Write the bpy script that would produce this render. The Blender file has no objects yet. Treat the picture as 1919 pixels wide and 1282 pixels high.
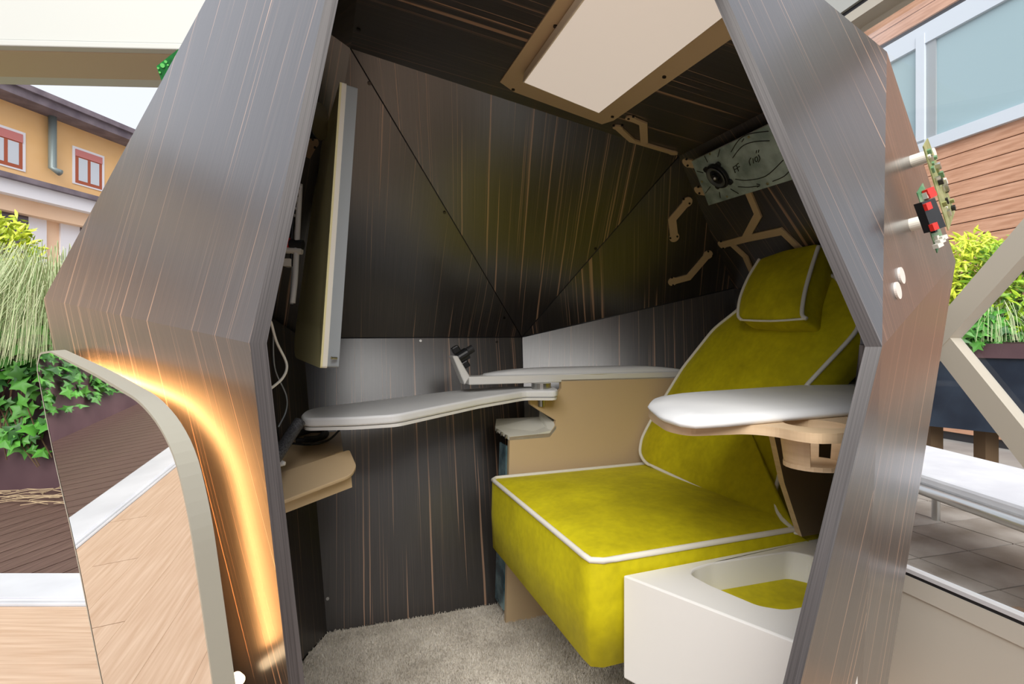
import bpy, bmesh, math, random
from mathutils import Vector as V, Matrix
random.seed(7)
sc = bpy.context.scene
COL = sc.collection

# ------------------------------------------------------------------ camera, sky, exposure
FP = 959.5
CAM = V((0, 0, .84))
cd = bpy.data.cameras.new('camera'); cd.sensor_width = 36; cd.lens = 18; cd.clip_start = .02; cd.clip_end = 200
cam = bpy.data.objects.new('camera', cd); COL.objects.link(cam)
cam.location = CAM; cam.rotation_euler = (math.pi/2, 0, 0); sc.camera = cam
w = bpy.data.worlds.new('overcast_sky'); sc.world = w; w.use_nodes = True
bgn = w.node_tree.nodes['Background']; bgn.inputs['Color'].default_value = (.86, .90, 1.0, 1); bgn.inputs['Strength'].default_value = .68
sd = bpy.data.lights.new('sun', 'SUN'); sd.energy = 3.2; sd.angle = math.radians(60); sd.color = (1, .96, .9)
so = bpy.data.objects.new('sun', sd); COL.objects.link(so); so.rotation_euler = V((.10, .82, -.62)).to_track_quat('-Z', 'Y').to_euler()
vs = sc.view_settings; vs.view_transform = 'Standard'; vs.look = 'None'; vs.gamma = 1; vs.use_curve_mapping = False; vs.exposure = .68

# ------------------------------------------------------------------ geometry helpers
def P(x, y, d): return V(((x-959.5)/FP*d, d, .84-(y-641)/FP*d))
def pl(a, b, c):
    n = (b-a).cross(c-a).normalized()
    if n.dot(CAM-a) < 0: n = -n
    return (a, n)
def off(p, h): return (p[0]+p[1]*h, p[1])
def on(p, x, y):
    r = P(x, y, 1)-CAM
    return CAM+r*((p[0]-CAM).dot(p[1])/r.dot(p[1]))
def zp(z): return (V((0, 0, z)), V((0, 0, 1)))
WL = {}
def empty(name, loc, label=None, cat=None, group=None, kind=None, parent=None):
    o = bpy.data.objects.new(name, None); COL.objects.link(o); loc = V(loc)
    WL[o.name] = loc
    if parent: o.parent = parent; o.location = loc-WL[parent.name]
    else: o.location = loc
    return tag(o, label, cat, group, kind)
def tag(o, label=None, cat=None, group=None, kind=None):
    if label: o['label'] = label
    if cat: o['category'] = cat
    if group: o['group'] = group
    if kind: o['kind'] = kind
    return o
def mk(name, vs_, fs, mats, parent=None, smooth=False, uv=None, mi=None, bevel=0, bseg=2, fixn=True):
    vs_ = [V(v) for v in vs_]
    lo = V([min(v[i] for v in vs_) for i in range(3)]); hi = V([max(v[i] for v in vs_) for i in range(3)])
    c = (lo+hi)/2; c.z = lo.z
    me = bpy.data.meshes.new(name); me.from_pydata([v-c for v in vs_], [], fs)
    for m in (mats if isinstance(mats, (list, tuple)) else [mats]): me.materials.append(m)
    if mi: me.polygons.foreach_set('material_index', mi)
    if fixn:
        bm = bmesh.new(); bm.from_mesh(me); bmesh.ops.recalc_face_normals(bm, faces=bm.faces); bm.to_mesh(me); bm.free()
    if uv:
        o_, a, g = uv; a = a.normalized(); g = g.normalized(); ag = a.dot(g); D = 1-ag*ag
        lay = me.uv_layers.new(name='UVMap')
        for pg in me.polygons:
            edge = mi and pg.material_index == 1 and len(pg.vertices) == 4
            if edge:                                    # grain of a cut edge runs along the edge
                E = sorted(((vs_[pg.vertices[(i+1) % 4]]-vs_[pg.vertices[i]] for i in range(2))), key=lambda q: q.length); lg = E[1].normalized(); la = (E[0]-lg*E[0].dot(lg)).normalized()
            for li in pg.loop_indices:
                q = vs_[me.loops[li].vertex_index]-o_
                if edge: lay.data[li].uv = (q.dot(la), q.dot(lg))
                else: qa = q.dot(a); qg = q.dot(g); lay.data[li].uv = ((qa-ag*qg)/D, (qg-ag*qa)/D)
    if smooth: me.polygons.foreach_set('use_smooth', [True]*len(me.polygons))
    me.update()
    o = bpy.data.objects.new(name, me); COL.objects.link(o); WL[o.name] = c
    if parent: o.parent = parent; o.location = c-WL[parent.name]
    else: o.location = c
    if bevel:
        b = o.modifiers.new('bevel', 'BEVEL'); b.width = bevel; b.segments = bseg; b.limit_method = 'ANGLE'; b.angle_limit = math.radians(35)
    return o
def prism(A, B):
    n = len(A); fs = [tuple(range(n)), tuple(range(2*n-1, n-1, -1))]
    for i in range(n): fs.append((i, (i+1) % n, n+(i+1) % n, n+i))
    return list(A)+list(B), fs
def slab(name, A, B, mats, parent=None, **k):
    """A visible face outline, B the hidden face outline (list) or an offset vector"""
    if not isinstance(B, list): B = [p+B for p in A]
    v, f = prism(A, B)
    if isinstance(mats, (list, tuple)): k['mi'] = [0, 0]+[1]*(len(f)-2)
    return mk(name, v, f, mats, parent, **k)
def box(name, c, s, mat, parent=None, ax=None, **k):
    c = V(c); X, Y, Z = ax or (V((1, 0, 0)), V((0, 1, 0)), V((0, 0, 1)))
    pts = [c+X*(sx*s[0]/2)+Y*(sy*s[1]/2)+Z*(sz*s[2]/2) for sz in (-1, 1) for sx, sy in ((-1, -1), (1, -1), (1, 1), (-1, 1))]
    v, f = prism(pts[:4], pts[4:]); return mk(name, v, f, mat, parent, **k)
def merge(*parts):
    vs_, fs = [], []
    for v, f in parts:
        b = len(vs_); vs_ += v; fs += [tuple(i+b for i in t) for t in f]
    return vs_, fs
def boxd(c, s, ax=None):
    c = V(c); X, Y, Z = ax or (V((1, 0, 0)), V((0, 1, 0)), V((0, 0, 1)))
    pts = [c+X*(sx*s[0]/2)+Y*(sy*s[1]/2)+Z*(sz*s[2]/2) for sz in (-1, 1) for sx, sy in ((-1, -1), (1, -1), (1, 1), (-1, 1))]
    return prism(pts[:4], pts[4:])
def smoothline(p, n=8, closed=False):
    p = [V(q) for q in p]; m = len(p); out = []
    for i in range(m if closed else m-1):
        a = p[(i-1) % m] if closed or i > 0 else p[0]; b = p[i]; c = p[(i+1) % m]; d = p[(i+2) % m] if closed or i+2 < m else p[-1]
        for k in range(n):
            t = k/n; out.append(.5*((2*b)+(c-a)*t+(2*a-5*b+4*c-d)*t*t+(3*b-a-3*c+d)*t**3))
    if not closed: out.append(p[-1])
    return out
def tubed(p, r, seg=10, closed=False):
    m = len(p); vs_, fs = [], []; up = None
    for i in range(m):
        t = (p[(i+1) % m]-p[i-1]) if closed else (p[min(i+1, m-1)]-p[max(i-1, 0)])
        t.normalize()
        if up is None: up = t.orthogonal().normalized()
        up = (up-t*up.dot(t)).normalized(); s = t.cross(up); rr = r(i/(m-1)) if callable(r) else r
        for k in range(seg):
            a = 2*math.pi*k/seg; vs_.append(p[i]+up*(rr*math.cos(a))+s*(rr*math.sin(a)))
    for i in range(m if closed else m-1):
        j = (i+1) % m
        for k in range(seg): fs.append((i*seg+k, i*seg+(k+1) % seg, j*seg+(k+1) % seg, j*seg+k))
    if not closed: fs.append(tuple(range(seg-1, -1, -1))); fs.append(tuple((m-1)*seg+k for k in range(seg)))
    return vs_, fs
def tube(name, p, r, mat, parent=None, seg=10, closed=False, n=8, **k):
    if n: p = smoothline(p, n, closed)
    v, f = tubed([V(q) for q in p], r, seg, closed); return mk(name, v, f, mat, parent, smooth=True, **k)
def cyld(a, b, r, seg=20, r2=None):
    a = V(a); b = V(b); t = (b-a).normalized(); u = t.orthogonal().normalized(); s = t.cross(u); r2 = r if r2 is None else r2
    A = [a+(u*math.cos(2*math.pi*k/seg)+s*math.sin(2*math.pi*k/seg))*r for k in range(seg)]
    B = [b+(u*math.cos(2*math.pi*k/seg)+s*math.sin(2*math.pi*k/seg))*r2 for k in range(seg)]
    return prism(A, B)
def cyl(name, a, b, r, mat, parent=None, seg=20, r2=None, **k):
    v, f = cyld(a, b, r, seg, r2); return mk(name, v, f, mat, parent, **k)
def fillet(p, r, seg=5):
    out = []; m = len(p)
    for i in range(m):
        a, b, c = p[i-1], p[i], p[(i+1) % m]
        rr = r[i] if isinstance(r, (list, tuple)) else r
        rr = min(rr, (a-b).length*.49, (c-b).length*.49)
        if rr <= 0: out.append(b); continue
        s = b+(a-b).normalized()*rr; e = b+(c-b).normalized()*rr
        for k in range(seg+1):
            t = k/seg; out.append(s*(1-t)**2+b*2*t*(1-t)+e*t*t)
    return out
def resample(p, n):
    m = len(p); L = [(p[(i+1) % m]-p[i]).length for i in range(m)]; T = sum(L); out = []; i = 0; acc = 0
    for k in range(n):
        t = T*k/n
        while acc+L[i] < t: acc += L[i]; i += 1
        out.append(p[i].lerp(p[(i+1) % m], (t-acc)/L[i] if L[i] else 0))
    return out
def cushion(name, outline, nrm, thick, bulge, mat, parent, N=96, rings=9, fl=.03, pipe=None, pm=None, pr=.006, exp=3.0, taper=0, edge=.008):
    o = resample(fillet(outline, fl), N); c = sum(o, V())/N; nrm = nrm.normalized()
    ringl = []
    ringl.append([p-nrm*thick+(c-p)*taper for p in o])
    ringl.append([p-nrm*thick*.5+(p-c).normalized()*edge*1.2+(c-p)*taper*.5 for p in o])
    ringl.append([p-nrm*edge+(p-c).normalized()*edge*.6 for p in o]); ringl.append(list(o))
    for k in range(1, rings):
        s = 1-k/rings; ringl.append([c+(p-c)*s+nrm*(bulge*(1-s**exp)) for p in o])
    vs_ = [v for r in ringl for v in r]; fs = [tuple(range(N-1, -1, -1))]
    for r in range(len(ringl)-1):
        for k in range(N): fs.append((r*N+k, r*N+(k+1) % N, (r+1)*N+(k+1) % N, (r+1)*N+k))
    vs_.append(c+nrm*bulge); b = (len(ringl)-1)*N
    for k in range(N): fs.append((b+k, b+(k+1) % N, len(vs_)-1))
    ob = mk(name, vs_, fs, mat, parent, smooth=True)
    if pipe:
        tube(pipe, [p+nrm*pr*.3 for p in o], pr, pm, ob, closed=True, n=0)
    return ob

# ------------------------------------------------------------------ materials
def mat(name, col, rough=.5, metal=0, spec=.5, emit=None, estr=0, coat=0):
    m = bpy.data.materials.new(name); m.use_nodes = True; b = m.node_tree.nodes['Principled BSDF']
    b.inputs['Base Color'].default_value = (*col, 1); b.inputs['Roughness'].default_value = rough; b.inputs['Metallic'].default_value = metal
    b.inputs['Specular IOR Level'].default_value = spec; b.inputs['Coat Weight'].default_value = coat
    if emit: b.inputs['Emission Color'].default_value = (*emit, 1); b.inputs['Emission Strength'].default_value = estr
    return m
class NT:
    def __init__(s, m): s.t = m.node_tree; s.b = s.t.nodes['Principled BSDF']
    def n(s, typ, **k):
        nd = s.t.nodes.new(typ)
        for a, v in k.items(): setattr(nd, a, v)
        return nd
    def l(s, a, b): s.t.links.new(a, b)
    def coord(s, out='Object', scale=(1, 1, 1), loc=(0, 0, 0)):
        c = s.n('ShaderNodeTexCoord'); mp = s.n('ShaderNodeMapping'); mp.inputs['Scale'].default_value = scale; mp.inputs['Location'].default_value = loc
        s.l(c.outputs[out], mp.inputs['Vector']); return mp.outputs[0]
    def noise(s, vec, scale=1, detail=3, rough=.5):
        x = s.n('ShaderNodeTexNoise'); x.inputs['Scale'].default_value = scale; x.inputs['Detail'].default_value = detail; x.inputs['Roughness'].default_value = rough
        s.l(vec, x.inputs['Vector']); return x.outputs['Fac']
    def ramp(s, fac, stops):
        r = s.n('ShaderNodeValToRGB'); e = r.color_ramp.elements
        while len(e) < len(stops): e.new(.5)
        for q, (p, c) in zip(e, stops): q.position = p; q.color = (*c, 1)
        s.l(fac, r.inputs[0]); return r.outputs[0]
    def mix(s, fac, a, b, mode='MIX'):
        x = s.n('ShaderNodeMix', data_type='RGBA', blend_type=mode)
        if isinstance(fac, (int, float)): x.inputs[0].default_value = fac
        else: s.l(fac, x.inputs[0])
        for sock, val in ((x.inputs[6], a), (x.inputs[7], b)):
            if isinstance(val, tuple): sock.default_value = (*val, 1)
            else: s.l(val, sock)
        return x.outputs[2]
    def bump(s, h, strength=.2, dist=.002):
        b = s.n('ShaderNodeBump'); b.inputs['Strength'].default_value = strength; b.inputs['Distance'].default_value = dist
        s.l(h, b.inputs['Height']); s.l(b.outputs[0], s.b.inputs['Normal'])
def noisy(name, c1, c2, scale=5, rough=.5, stretch=(1, 1, 1), bump=0, metal=0, spec=.5, coord='Object', lo=.35, hi=.65, bscale=None, detail=4):
    m = mat(name, c1, rough, metal, spec); t = NT(m); f = t.noise(t.coord(coord, stretch), scale, detail)
    t.l(t.ramp(f, [(lo, c1), (hi, c2)]), t.b.inputs['Base Color'])
    if bump: t.bump(t.noise(t.coord(coord, stretch), bscale or scale*4, 3), bump)
    return m
def ebony(name, dark, dark2, stripe, rough, coat, amount=.617):
    m = mat(name, dark, rough, 0, 1.0, coat=coat); t = NT(m); t.b.inputs['Coat Roughness'].default_value = .25
    base = t.ramp(t.noise(t.coord('UV', (420, 5, 1)), 1, 2), [(.3, dark), (.7, dark2)])
    wob = t.n('ShaderNodeVectorMath', operation='ADD'); wv = t.noise(t.coord('UV', (6, 7, 1)), 1, 2)
    sc1 = t.n('ShaderNodeVectorMath', operation='SCALE'); cx = t.n('ShaderNodeCombineXYZ'); t.l(wv, cx.inputs[0]); t.l(cx.outputs[0], sc1.inputs[0]); sc1.inputs['Scale'].default_value = .0035
    c = t.n('ShaderNodeTexCoord'); t.l(c.outputs['UV'], wob.inputs[0]); t.l(sc1.outputs[0], wob.inputs[1])
    def st(su, sv, a, b_, ofs):
        mp = t.n('ShaderNodeMapping'); mp.inputs['Scale'].default_value = (su, sv, 1); mp.inputs['Location'].default_value = (ofs, ofs*.37, ofs)
        t.l(wob.outputs[0], mp.inputs['Vector']); return t.ramp(t.noise(mp.outputs[0], 1, 1.5), [(a, (0, 0, 0)), (b_, (1, 1, 1))])
    f1 = st(120, .7, amount+.045, amount+.075, 3.1); f2 = st(260, 1.1, amount+.02, amount+.10, 11.7)
    half = t.mix(1.0, f2, (.55, .55, .55), 'MULTIPLY'); f = t.mix(1.0, f1, half, 'LIGHTEN')
    bw = t.n('ShaderNodeRGBToBW'); t.l(f, bw.inputs[0])
    t.l(t.mix(bw.outputs[0], base, stripe), t.b.inputs['Base Color'])
    t.bump(t.noise(t.coord('UV', (500, 9, 1)), 1, 2), .06, .001)
    return m
M_EB = ebony('ebony_laminate', (.026, .0225, .0215), (.050, .044, .041), (.42, .255, .165), .32, .8)
M_EBO = M_EB
M_EDGE = noisy('laminate_edge', (.030, .027, .028), (.105, .095, .096), 1, .45, (520, 3, 1), coord='UV', lo=.25, hi=.75)
M_BEIGE = mat('beige_lacquer', (.64, .475, .285), .42)
M_PLY = noisy('plywood_edge', (.60, .43, .26), (.72, .54, .35), 6, .5, (1, 1, 14))
M_WHITE = mat('white_lacquer', (.80, .79, .76), .4)
M_LEATH = noisy('white_leather', (.80, .81, .82), (.86, .87, .87), 8, .42, bump=.05, bscale=500)
M_PIPE = mat('cream_piping', (.82, .79, .70), .55)
M_CREAM = mat('cream_back_cover', (.88, .80, .42), .4)
M_LIP = mat('ivory_lip', (.88, .84, .74), .4)
M_GREYP = mat('grey_plastic', (.33, .36, .38), .45)
M_BLACK = mat('black_plastic', (.012, .013, .015), .35)
M_RUB = mat('black_rubber', (.02, .02, .022), .6)
M_STEEL = mat('steel', (.62, .62, .6), .3, 1)
M_SCREW = mat('dark_screw', (.05, .045, .04), .35, .8)
M_LAMP = mat('opal_diffuser', (.40, .36, .32), .5, emit=(1, .84, .70), estr=.32)
M_LAMPF = mat('diffuser_frame', (.82, .72, .56), .45)
M_GALV = noisy('galvanised_sheet', (.30, .39, .37), (.56, .68, .65), 22, .45, metal=.35, bump=.05)
M_FILM = noisy('blue_film_metal', (.03, .10, .14), (.25, .42, .48), 14, .25, metal=.4)
M_RED = mat('red_plastic', (.75, .03, .02), .35)
M_MARK = mat('black_marker', (.01, .01, .012), .5)
M_MIRROR = mat('mirror_face', (.86, .85, .83), .015, 1)
M_MFRAME = mat('putty_frame', (.40, .38, .31), .4)
M_LED = mat('warm_led', (1, .7, .4), .5, emit=(1, .46, .15), estr=19)
M_BULB = mat('warm_bulb', (1, .8, .6), .5, emit=(1, .72, .42), estr=2.2)
M_VEL = mat('olive_velvet', (.4, .35, .01), .75, 0, .25); t = NT(M_VEL)
f1 = t.noise(t.coord('Object', (1, 1, 1)), 7, 4, .6); f2 = t.noise(t.coord('Object'), 60, 3)
c1 = t.ramp(f1, [(.25, (.42, .355, .002)), (.50, (.58, .50, .004)), (.75, (.70, .62, .006))]); c2 = t.ramp(f2, [(.3, (.86, .86, .86)), (.65, (1, 1, 1))])
t.l(t.mix(1.0, c1, c2, 'MULTIPLY'), t.b.inputs['Base Color']); t.b.inputs['Sheen Weight'].default_value = .25; t.b.inputs['Sheen Tint'].default_value = (.8, .75, .1, 1); t.bump(f1, .35, .012)
M_CARPET = noisy('greige_carpet', (.56, .51, .44), (.80, .75, .67), 9, .95, spec=.1, bump=.8, bscale=260)
M_PLANKIN = noisy('light_oak', (.58, .38, .25), (.74, .54, .39), 3, .42, (1.2, 22, 1), lo=.3, hi=.7)
M_DECK = noisy('brown_deck', (.10, .055, .045), (.19, .115, .095), 3, .5, (30, 1.2, 1), lo=.3, hi=.7)
M_ALU = noisy('aluminium_sill', (.68, .69, .73), (.80, .81, .85), 3, .35)
M_DARKGAP = mat('dark_gasket', (.03, .03, .035), .5)
M_HEAD = mat('pale_header', (.44, .45, .42), .45)
M_HEAD2 = mat('taupe_header', (.44, .35, .24), .5)
M_FRAME = mat('greige_steel', (.52, .48, .40), .45)
M_KICK = mat('ivory_panel', (.66, .63, .56), .5)
M_GROUND = noisy('grey_ground', (.25, .24, .23), (.35, .34, .32), 2, .8)

# ------------------------------------------------------------------ the place: floors, sill, headers
FZ = -.15
SY0, SY1 = 1.922, 2.17
gr = mk('ground', [(-40, -15, FZ-.09), (40, -15, FZ-.09), (40, 60, FZ-.09), (-40, 60, FZ-.09)], [(0, 1, 2, 3)], M_GROUND); tag(gr, kind='structure')
fl = empty('floor', (0, .5, FZ), kind='structure')
box('subfloor', (-1.6, .2, FZ-.045), (6.6, 3.43, .05), M_DARKGAP, fl)
base = None
for r in range(20):
    y = SY0-.006-.172*(r+.5)
    for k in range(5):
        x = -5.6+1.5*k+(.5*(r % 3))
        if base is None:
            base = box('plank', (x+.75, y, FZ-.01), (1.497, .1705, .02), M_PLANKIN, fl)
        else:
            o = bpy.data.objects.new('plank', base.data); COL.objects.link(o); o.parent = fl; o.location = V((x+.75, y, FZ-.02))-WL[fl.name]
sl = empty('trim_1', (-3.4, 2.05, FZ), kind='structure')
box('threshold', (-3.6, (SY0+.045+SY1)/2, FZ-.005), (5.4, SY1-SY0-.045, .03), M_ALU, sl)
box('track', (-3.6, SY0+.034, FZ-.008), (5.4, .014, .025), M_ALU, sl)
box('gasket', (-3.6, SY0+.022, FZ-.012), (5.4, .042, .018), M_DARKGAP, sl)
box('track', (-3.6, SY0+.006, FZ-.006), (5.4, .01, .025), M_ALU, sl)
# deck boards outside, running obliquely away
dk = empty('terrace_deck', (-3, 3, FZ), kind='structure')
D = V((.25, 1, 0)).normalized(); Nn = V((D.y, -D.x, 0)); base = None
for k in range(60):
    s = -7.2+.128*k
    p0 = Nn*s; y0 = SY1+.012; a = p0+D*((y0-p0.y)/D.y); y1 = 4.1; b = p0+D*((y1-p0.y)/D.y)
    if a.x > -.6: continue
    # bevelled board with straight cut along the sill
    hw = Nn*.0605; A = []
    for q, yy in ((p0-hw, y0), (p0+hw, y0), (p0+hw, y1), (p0-hw, y1)):
        z = q+D*((yy-q.y)/D.y); A.append(V((z.x, z.y, FZ)))
    slab('board', A, V((0, 0, -.025)), M_DECK, dk)
wb = empty('added_sky_block', (-1.6, -1.9, FZ), kind='structure')  # added unseen wall behind the camera, keeps bright sky out of pod reflections
box('block_slab', (-1.3, -1.95, .9), (8.6, .1, 2.1), mat('block_grey', (.46, .45, .43), .8), wb); box('block_cap', (-1.3, -1.95, 1.97), (8.6, .16, .04), M_ALU, wb)
# header over the left opening
wl = empty('wall_left', (-3, 2.05, FZ), kind='structure')
def hx(py, d): return .84+(641-py)/FP*d
for nm, py0, py1, yy, dp, mm in (('header_beam', -60, 68, 1.90, .28, M_HEAD), ('header_lip', 66, 78, 1.89, .3, M_HEAD), ('header_track', 70, 88, 1.92, .2, M_HEAD2), ('header_shadow_gap', 86, 93, 1.955, .15, M_DARKGAP), ('header_casing', 88, 97, 1.965, .195, M_HEAD2)):
    z1, z0 = hx(py0, yy), hx(py1, yy)
    o = box(nm, (-2.55, yy+dp/2, (z0+z1)/2), (5.3, dp, z1-z0), mm, wl, bevel=.004)
for o in list(wl.children): o.rotation_euler = (0, .022, 0)

# ------------------------------------------------------------------ far street house, left
FD = V((.25, 1, 0)).normalized(); FPL = (V((-11.25, 0, 0)), V((FD.y, -FD.x, 0)))
M_STUCCO = noisy('apricot_stucco', (.86, .52, .22), (.90, .58, .28), 1.2, .9)
M_STUCCO2 = noisy('peach_stucco', (.84, .56, .36), (.88, .62, .42), 1.2, .9)
M_WTRIM = mat('white_trim', (.84, .82, .84), .8)
M_ROOF = noisy('slate_eave', (.14, .11, .13), (.22, .18, .20), 4, .7)
M_WRED = mat('red_window_frame', (.42, .09, .03), .5)
M_SHUT = mat('pink_shutter', (.60, .20, .18), .6)
M_PANE = mat('pale_window_pane', (.62, .66, .70), .12)
M_PIPEG = mat('grey_downpipe', (.28, .34, .33), .4, .3)
M_DARKW = mat('dark_window_glass', (.10, .075, .085), .15)
def FS(px): q = on(FPL, px, 600); return (V((q.x, q.y, 0))-V((-11.25, 0, 0))).dot(FD)
def fz(px, py): return on(FPL, px, py).z
def fpt(s, z, o=0): q = V((-11.25, 0, 0))+FD*s+FPL[1]*o; return V((q.x, q.y, z))
hs = empty('street_house', fpt(10, FZ), 'apricot two-storey house with red windows and dark eaves beyond the planter', 'house')
def fb(name, s0, s1, z0, z1, o0, o1, m, parent):
    v, f = prism([fpt(s0, z0, o1), fpt(s1, z0, o1), fpt(s1, z1, o1), fpt(s0, z1, o1)], [fpt(s0, z0, o0), fpt(s1, z0, o0), fpt(s1, z1, o0), fpt(s0, z1, o0)])
    return mk(name, v, f, m, parent)
ze = fz(0, 183); zc = fz(0, 330)
fb('upper_wall', 2, 17, zc-.2, ze, -4, 0, M_STUCCO, hs)
fb('lower_wall', 2, 17, FZ-.09, zc-.2, -4, .0, M_STUCCO2, hs)
ev = fb('eave', 1.7, 17.3, ze-.02, ze+.17, -4.2, .45, M_ROOF, hs)
fb('gutter', 1.7, 17.3, ze+.12, ze+.22, .36, .52, M_ROOF, ev)
co = fb('cornice', 1.8, 17.2, zc-.36, zc-.12, -.1, .40, M_WTRIM, hs)
fb('ledge', 1.8, 17.2, zc-.12, zc-.03, -.1, .5, M_ROOF, co)
fb('soffit_band', 1.8, 17.2, zc-.62, zc-.36, -.1, .22, M_STUCCO2, co)
def win(pa, pb, pt, pbm, shut, trim=.05):
    s0, s1 = FS(pa), FS(pb); z1 = fz(pa, pt); z0 = fz(pb, pbm)
    W_ = fb('window', s0-trim, s1+trim, z0-trim*.6, z1+trim, -.1, .015, M_WTRIM, hs)
    fb('reveal', s0, s1, z0, z1, -.1, .018, M_WRED, W_)
    zs = z1-(z1-z0)*shut; mid = (s0+s1)/2; f = .06
    fb('shutter', s0, s1, zs, z1, -.05, .03, M_SHUT, W_)
    for a, b in ((s0+f, mid-f*.5), (mid+f*.5, s1-f)): fb('pane', a, b, z0+f, zs-.02, -.05, .022, M_PANE, W_)
win(-24, 41, 231, 318, .24); win(140, 190, 279, 356, .2)
for pa, pb, pt, pbm in ((-30, 50, 400, 560), (147, 200, 428, 560)):
    s0, s1 = FS(pa), FS(pb); z1 = fz(pb, pt); W_ = fb('window', s0-.35, s1+.3, FZ, z1+.38, -.1, .04, M_WTRIM, hs); fb('pane', s0, s1, FZ+.2, z1, -.1, .045, M_DARKW, W_)
q = FS(91); tube('downpipe', [fpt(q, ze-.02, .1), fpt(q, fz(91, 316), .1), fpt(q+.05, fz(91, 324), .22)], .065, M_PIPEG, hs, n=0)

# ------------------------------------------------------------------ planting
def leafmat(n, a, b, rough=.45): 
    m = mat(n, a, rough); t = NT(m); oi = t.n('ShaderNodeObjectInfo'); g = t.n('ShaderNodeNewGeometry')
    add = t.n('ShaderNodeMath', operation='ADD'); t.l(oi.outputs['Random'], add.inputs[0]); t.l(g.outputs['Random Per Island'], add.inputs[1])
    fr = t.n('ShaderNodeMath', operation='FRACT'); t.l(add.outputs[0], fr.inputs[0]); t.l(t.ramp(fr.outputs[0], [(0, a), (1, b)]), t.b.inputs['Base Color']); return m
M_IVY = leafmat('ivy_leaf', (.022, .11, .02), (.12, .42, .05)); M_GRASS = leafmat('grass_blade', (.26, .40, .14), (.66, .68, .42), .6)
M_YEL = leafmat('lime_leaf', (.35, .50, .02), (.80, .85, .08)); M_HEDGE = leafmat('hedge_leaf', (.05, .20, .01), (.42, .62, .03))
M_PLUM = noisy('plum_planter', (.065, .030, .038), (.10, .052, .06), 2, .55)
M_STRAW = mat('dry_straw', (.55, .42, .26), .8); M_SOIL = mat('soil', (.05, .035, .025), .9); M_STEM = mat('brown_stem', (.13, .08, .04), .8)
def leafshape(kind):
    if kind == 'ivy': o = [(0, -.15), (.32, -.42), (.30, -.08), (.62, .12), (.26, .28), (0, .75), (-.26, .28), (-.62, .12), (-.30, -.08), (-.32, -.42)]
    else: o = [(0, -.5), (.12, -.2), (.16, .1), (.08, .4), (0, .6), (-.08, .4), (-.16, .1), (-.12, -.2)]
    return o
def leafd(c, size, R, kind):
    o = leafshape(kind); vs_ = [c+R @ V((0, 0, size*.10))]+[c+R @ (V((x, y, -abs(x)*.25))*size) for x, y in o]; n = len(o)
    return vs_, [(0, i+1, (i+1) % n+1) for i in range(n)]
def rndR(fwd, spread):
    d = (fwd+V((random.gauss(0, spread), random.gauss(0, spread), random.gauss(0, spread)))).normalized()
    return d.to_track_quat('Z', 'Y').to_matrix() @ Matrix.Rotation(random.uniform(0, 6.28), 3, 'Z')
PY = 3.42
pt = empty('planter_trough', (-4, 3.75, FZ), 'long plum-coloured planter trough at the far edge of the deck', 'planter')
box('front_board', (-3.6, PY+.02, FZ+.37), (7.2, .04, .74), M_PLUM, pt); box('back_board', (-3.6, PY+.66, FZ+.37), (7.2, .04, .74), M_PLUM, pt)
for x in (-7.18, -.02): box('end_board', (x, PY+.34, FZ+.37), (.04, .6, .74), M_PLUM, pt)
box('soil_fill', (-3.6, PY+.34, FZ+.35), (7.1, .6, .6), M_SOIL, pt)
# ivy curtain over the front of the trough
iv = empty('ivy_curtain', (-3, PY-.03, FZ+.25), 'glossy green ivy spilling over the front of the plum trough', 'ivy')
v, f = leafd(V((0, 0, 0)), 1, Matrix.Identity(3), 'ivy')
lm = bpy.data.meshes.new('leaf'); lm.from_pydata(v, [], f); lm.materials.append(M_IVY); lm.polygons.foreach_set('use_smooth', [True]*len(f))
for k in range(300):
    x = random.uniform(-4.1, -1.9); h = random.random()**.75
    low = FZ+.10+.22*abs(math.sin(x*3.1+1))+(.28 if x < -3.25 else 0)
    z = low+(.95-low)*h; y = PY-.03-.20*random.random()*(1-abs(h-.5))
    o = bpy.data.objects.new('leaf', lm); COL.objects.link(o); o.parent = iv; o.location = V((x, y, z))-WL[iv.name]
    o.rotation_euler = (rndR(V((.15, -1, .55)), .35)).to_euler(); s_ = random.uniform(.07, .125); o.scale = (s_, s_, s_)
parts = [leafd(V((random.uniform(-7, -.4), PY-.02-.1*random.random(), random.uniform(FZ+.25, .8))), random.uniform(.07, .12), rndR(V((.1, -1, .5)), .4), 'ivy') for k in range(900)]
v, f = merge(*parts); tag(mk('leaf_mass', v, f, M_IVY, iv, fixn=False), kind='stuff')
parts = []
for k in range(26):
    x = random.uniform(-4, -2); parts.append(tubed(smoothline([V((x, PY-.02, .7)), V((x+random.uniform(-.1, .1), PY-.08, .4)), V((x+random.uniform(-.2, .2), PY-.05, random.uniform(0, .25)))], 3), .004, 5))
v, f = merge(*parts); tag(mk('vine', v, f, M_STEM, iv), kind='stuff')
def blades(c, n, rad, h, out, bend):
    parts = []
    for k in range(n):
        a = random.uniform(0, 6.28); r = rad*random.random()**.5; b = c+V((r*math.cos(a)*1.4, r*math.sin(a), 0)); hh = h*random.uniform(.55, 1.1)
        a2 = a+random.gauss(0, .5); d = V((math.cos(a2), math.sin(a2), 0)); o_ = out*random.uniform(.25, 1.15); wd = V((-d.y, d.x, 0))*.0024
        pts = [b, b+d*o_*.25+V((0, 0, hh*.6)), b+d*o_*.62+V((0, 0, hh*.92)), b+d*o_*.95+V((0, 0, hh*(.92-bend*.4))), b+d*o_*1.12+V((0, 0, hh*(.9-bend)))]
        vs_ = []; m = len(pts)
        for i, p in enumerate(pts): q = wd*(1-i/m*.9); vs_ += [p-q, p+q]
        parts.append((vs_, [(2*i, 2*i+1, 2*i+3, 2*i+2) for i in range(m-1)]))
    return merge(*parts)
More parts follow.
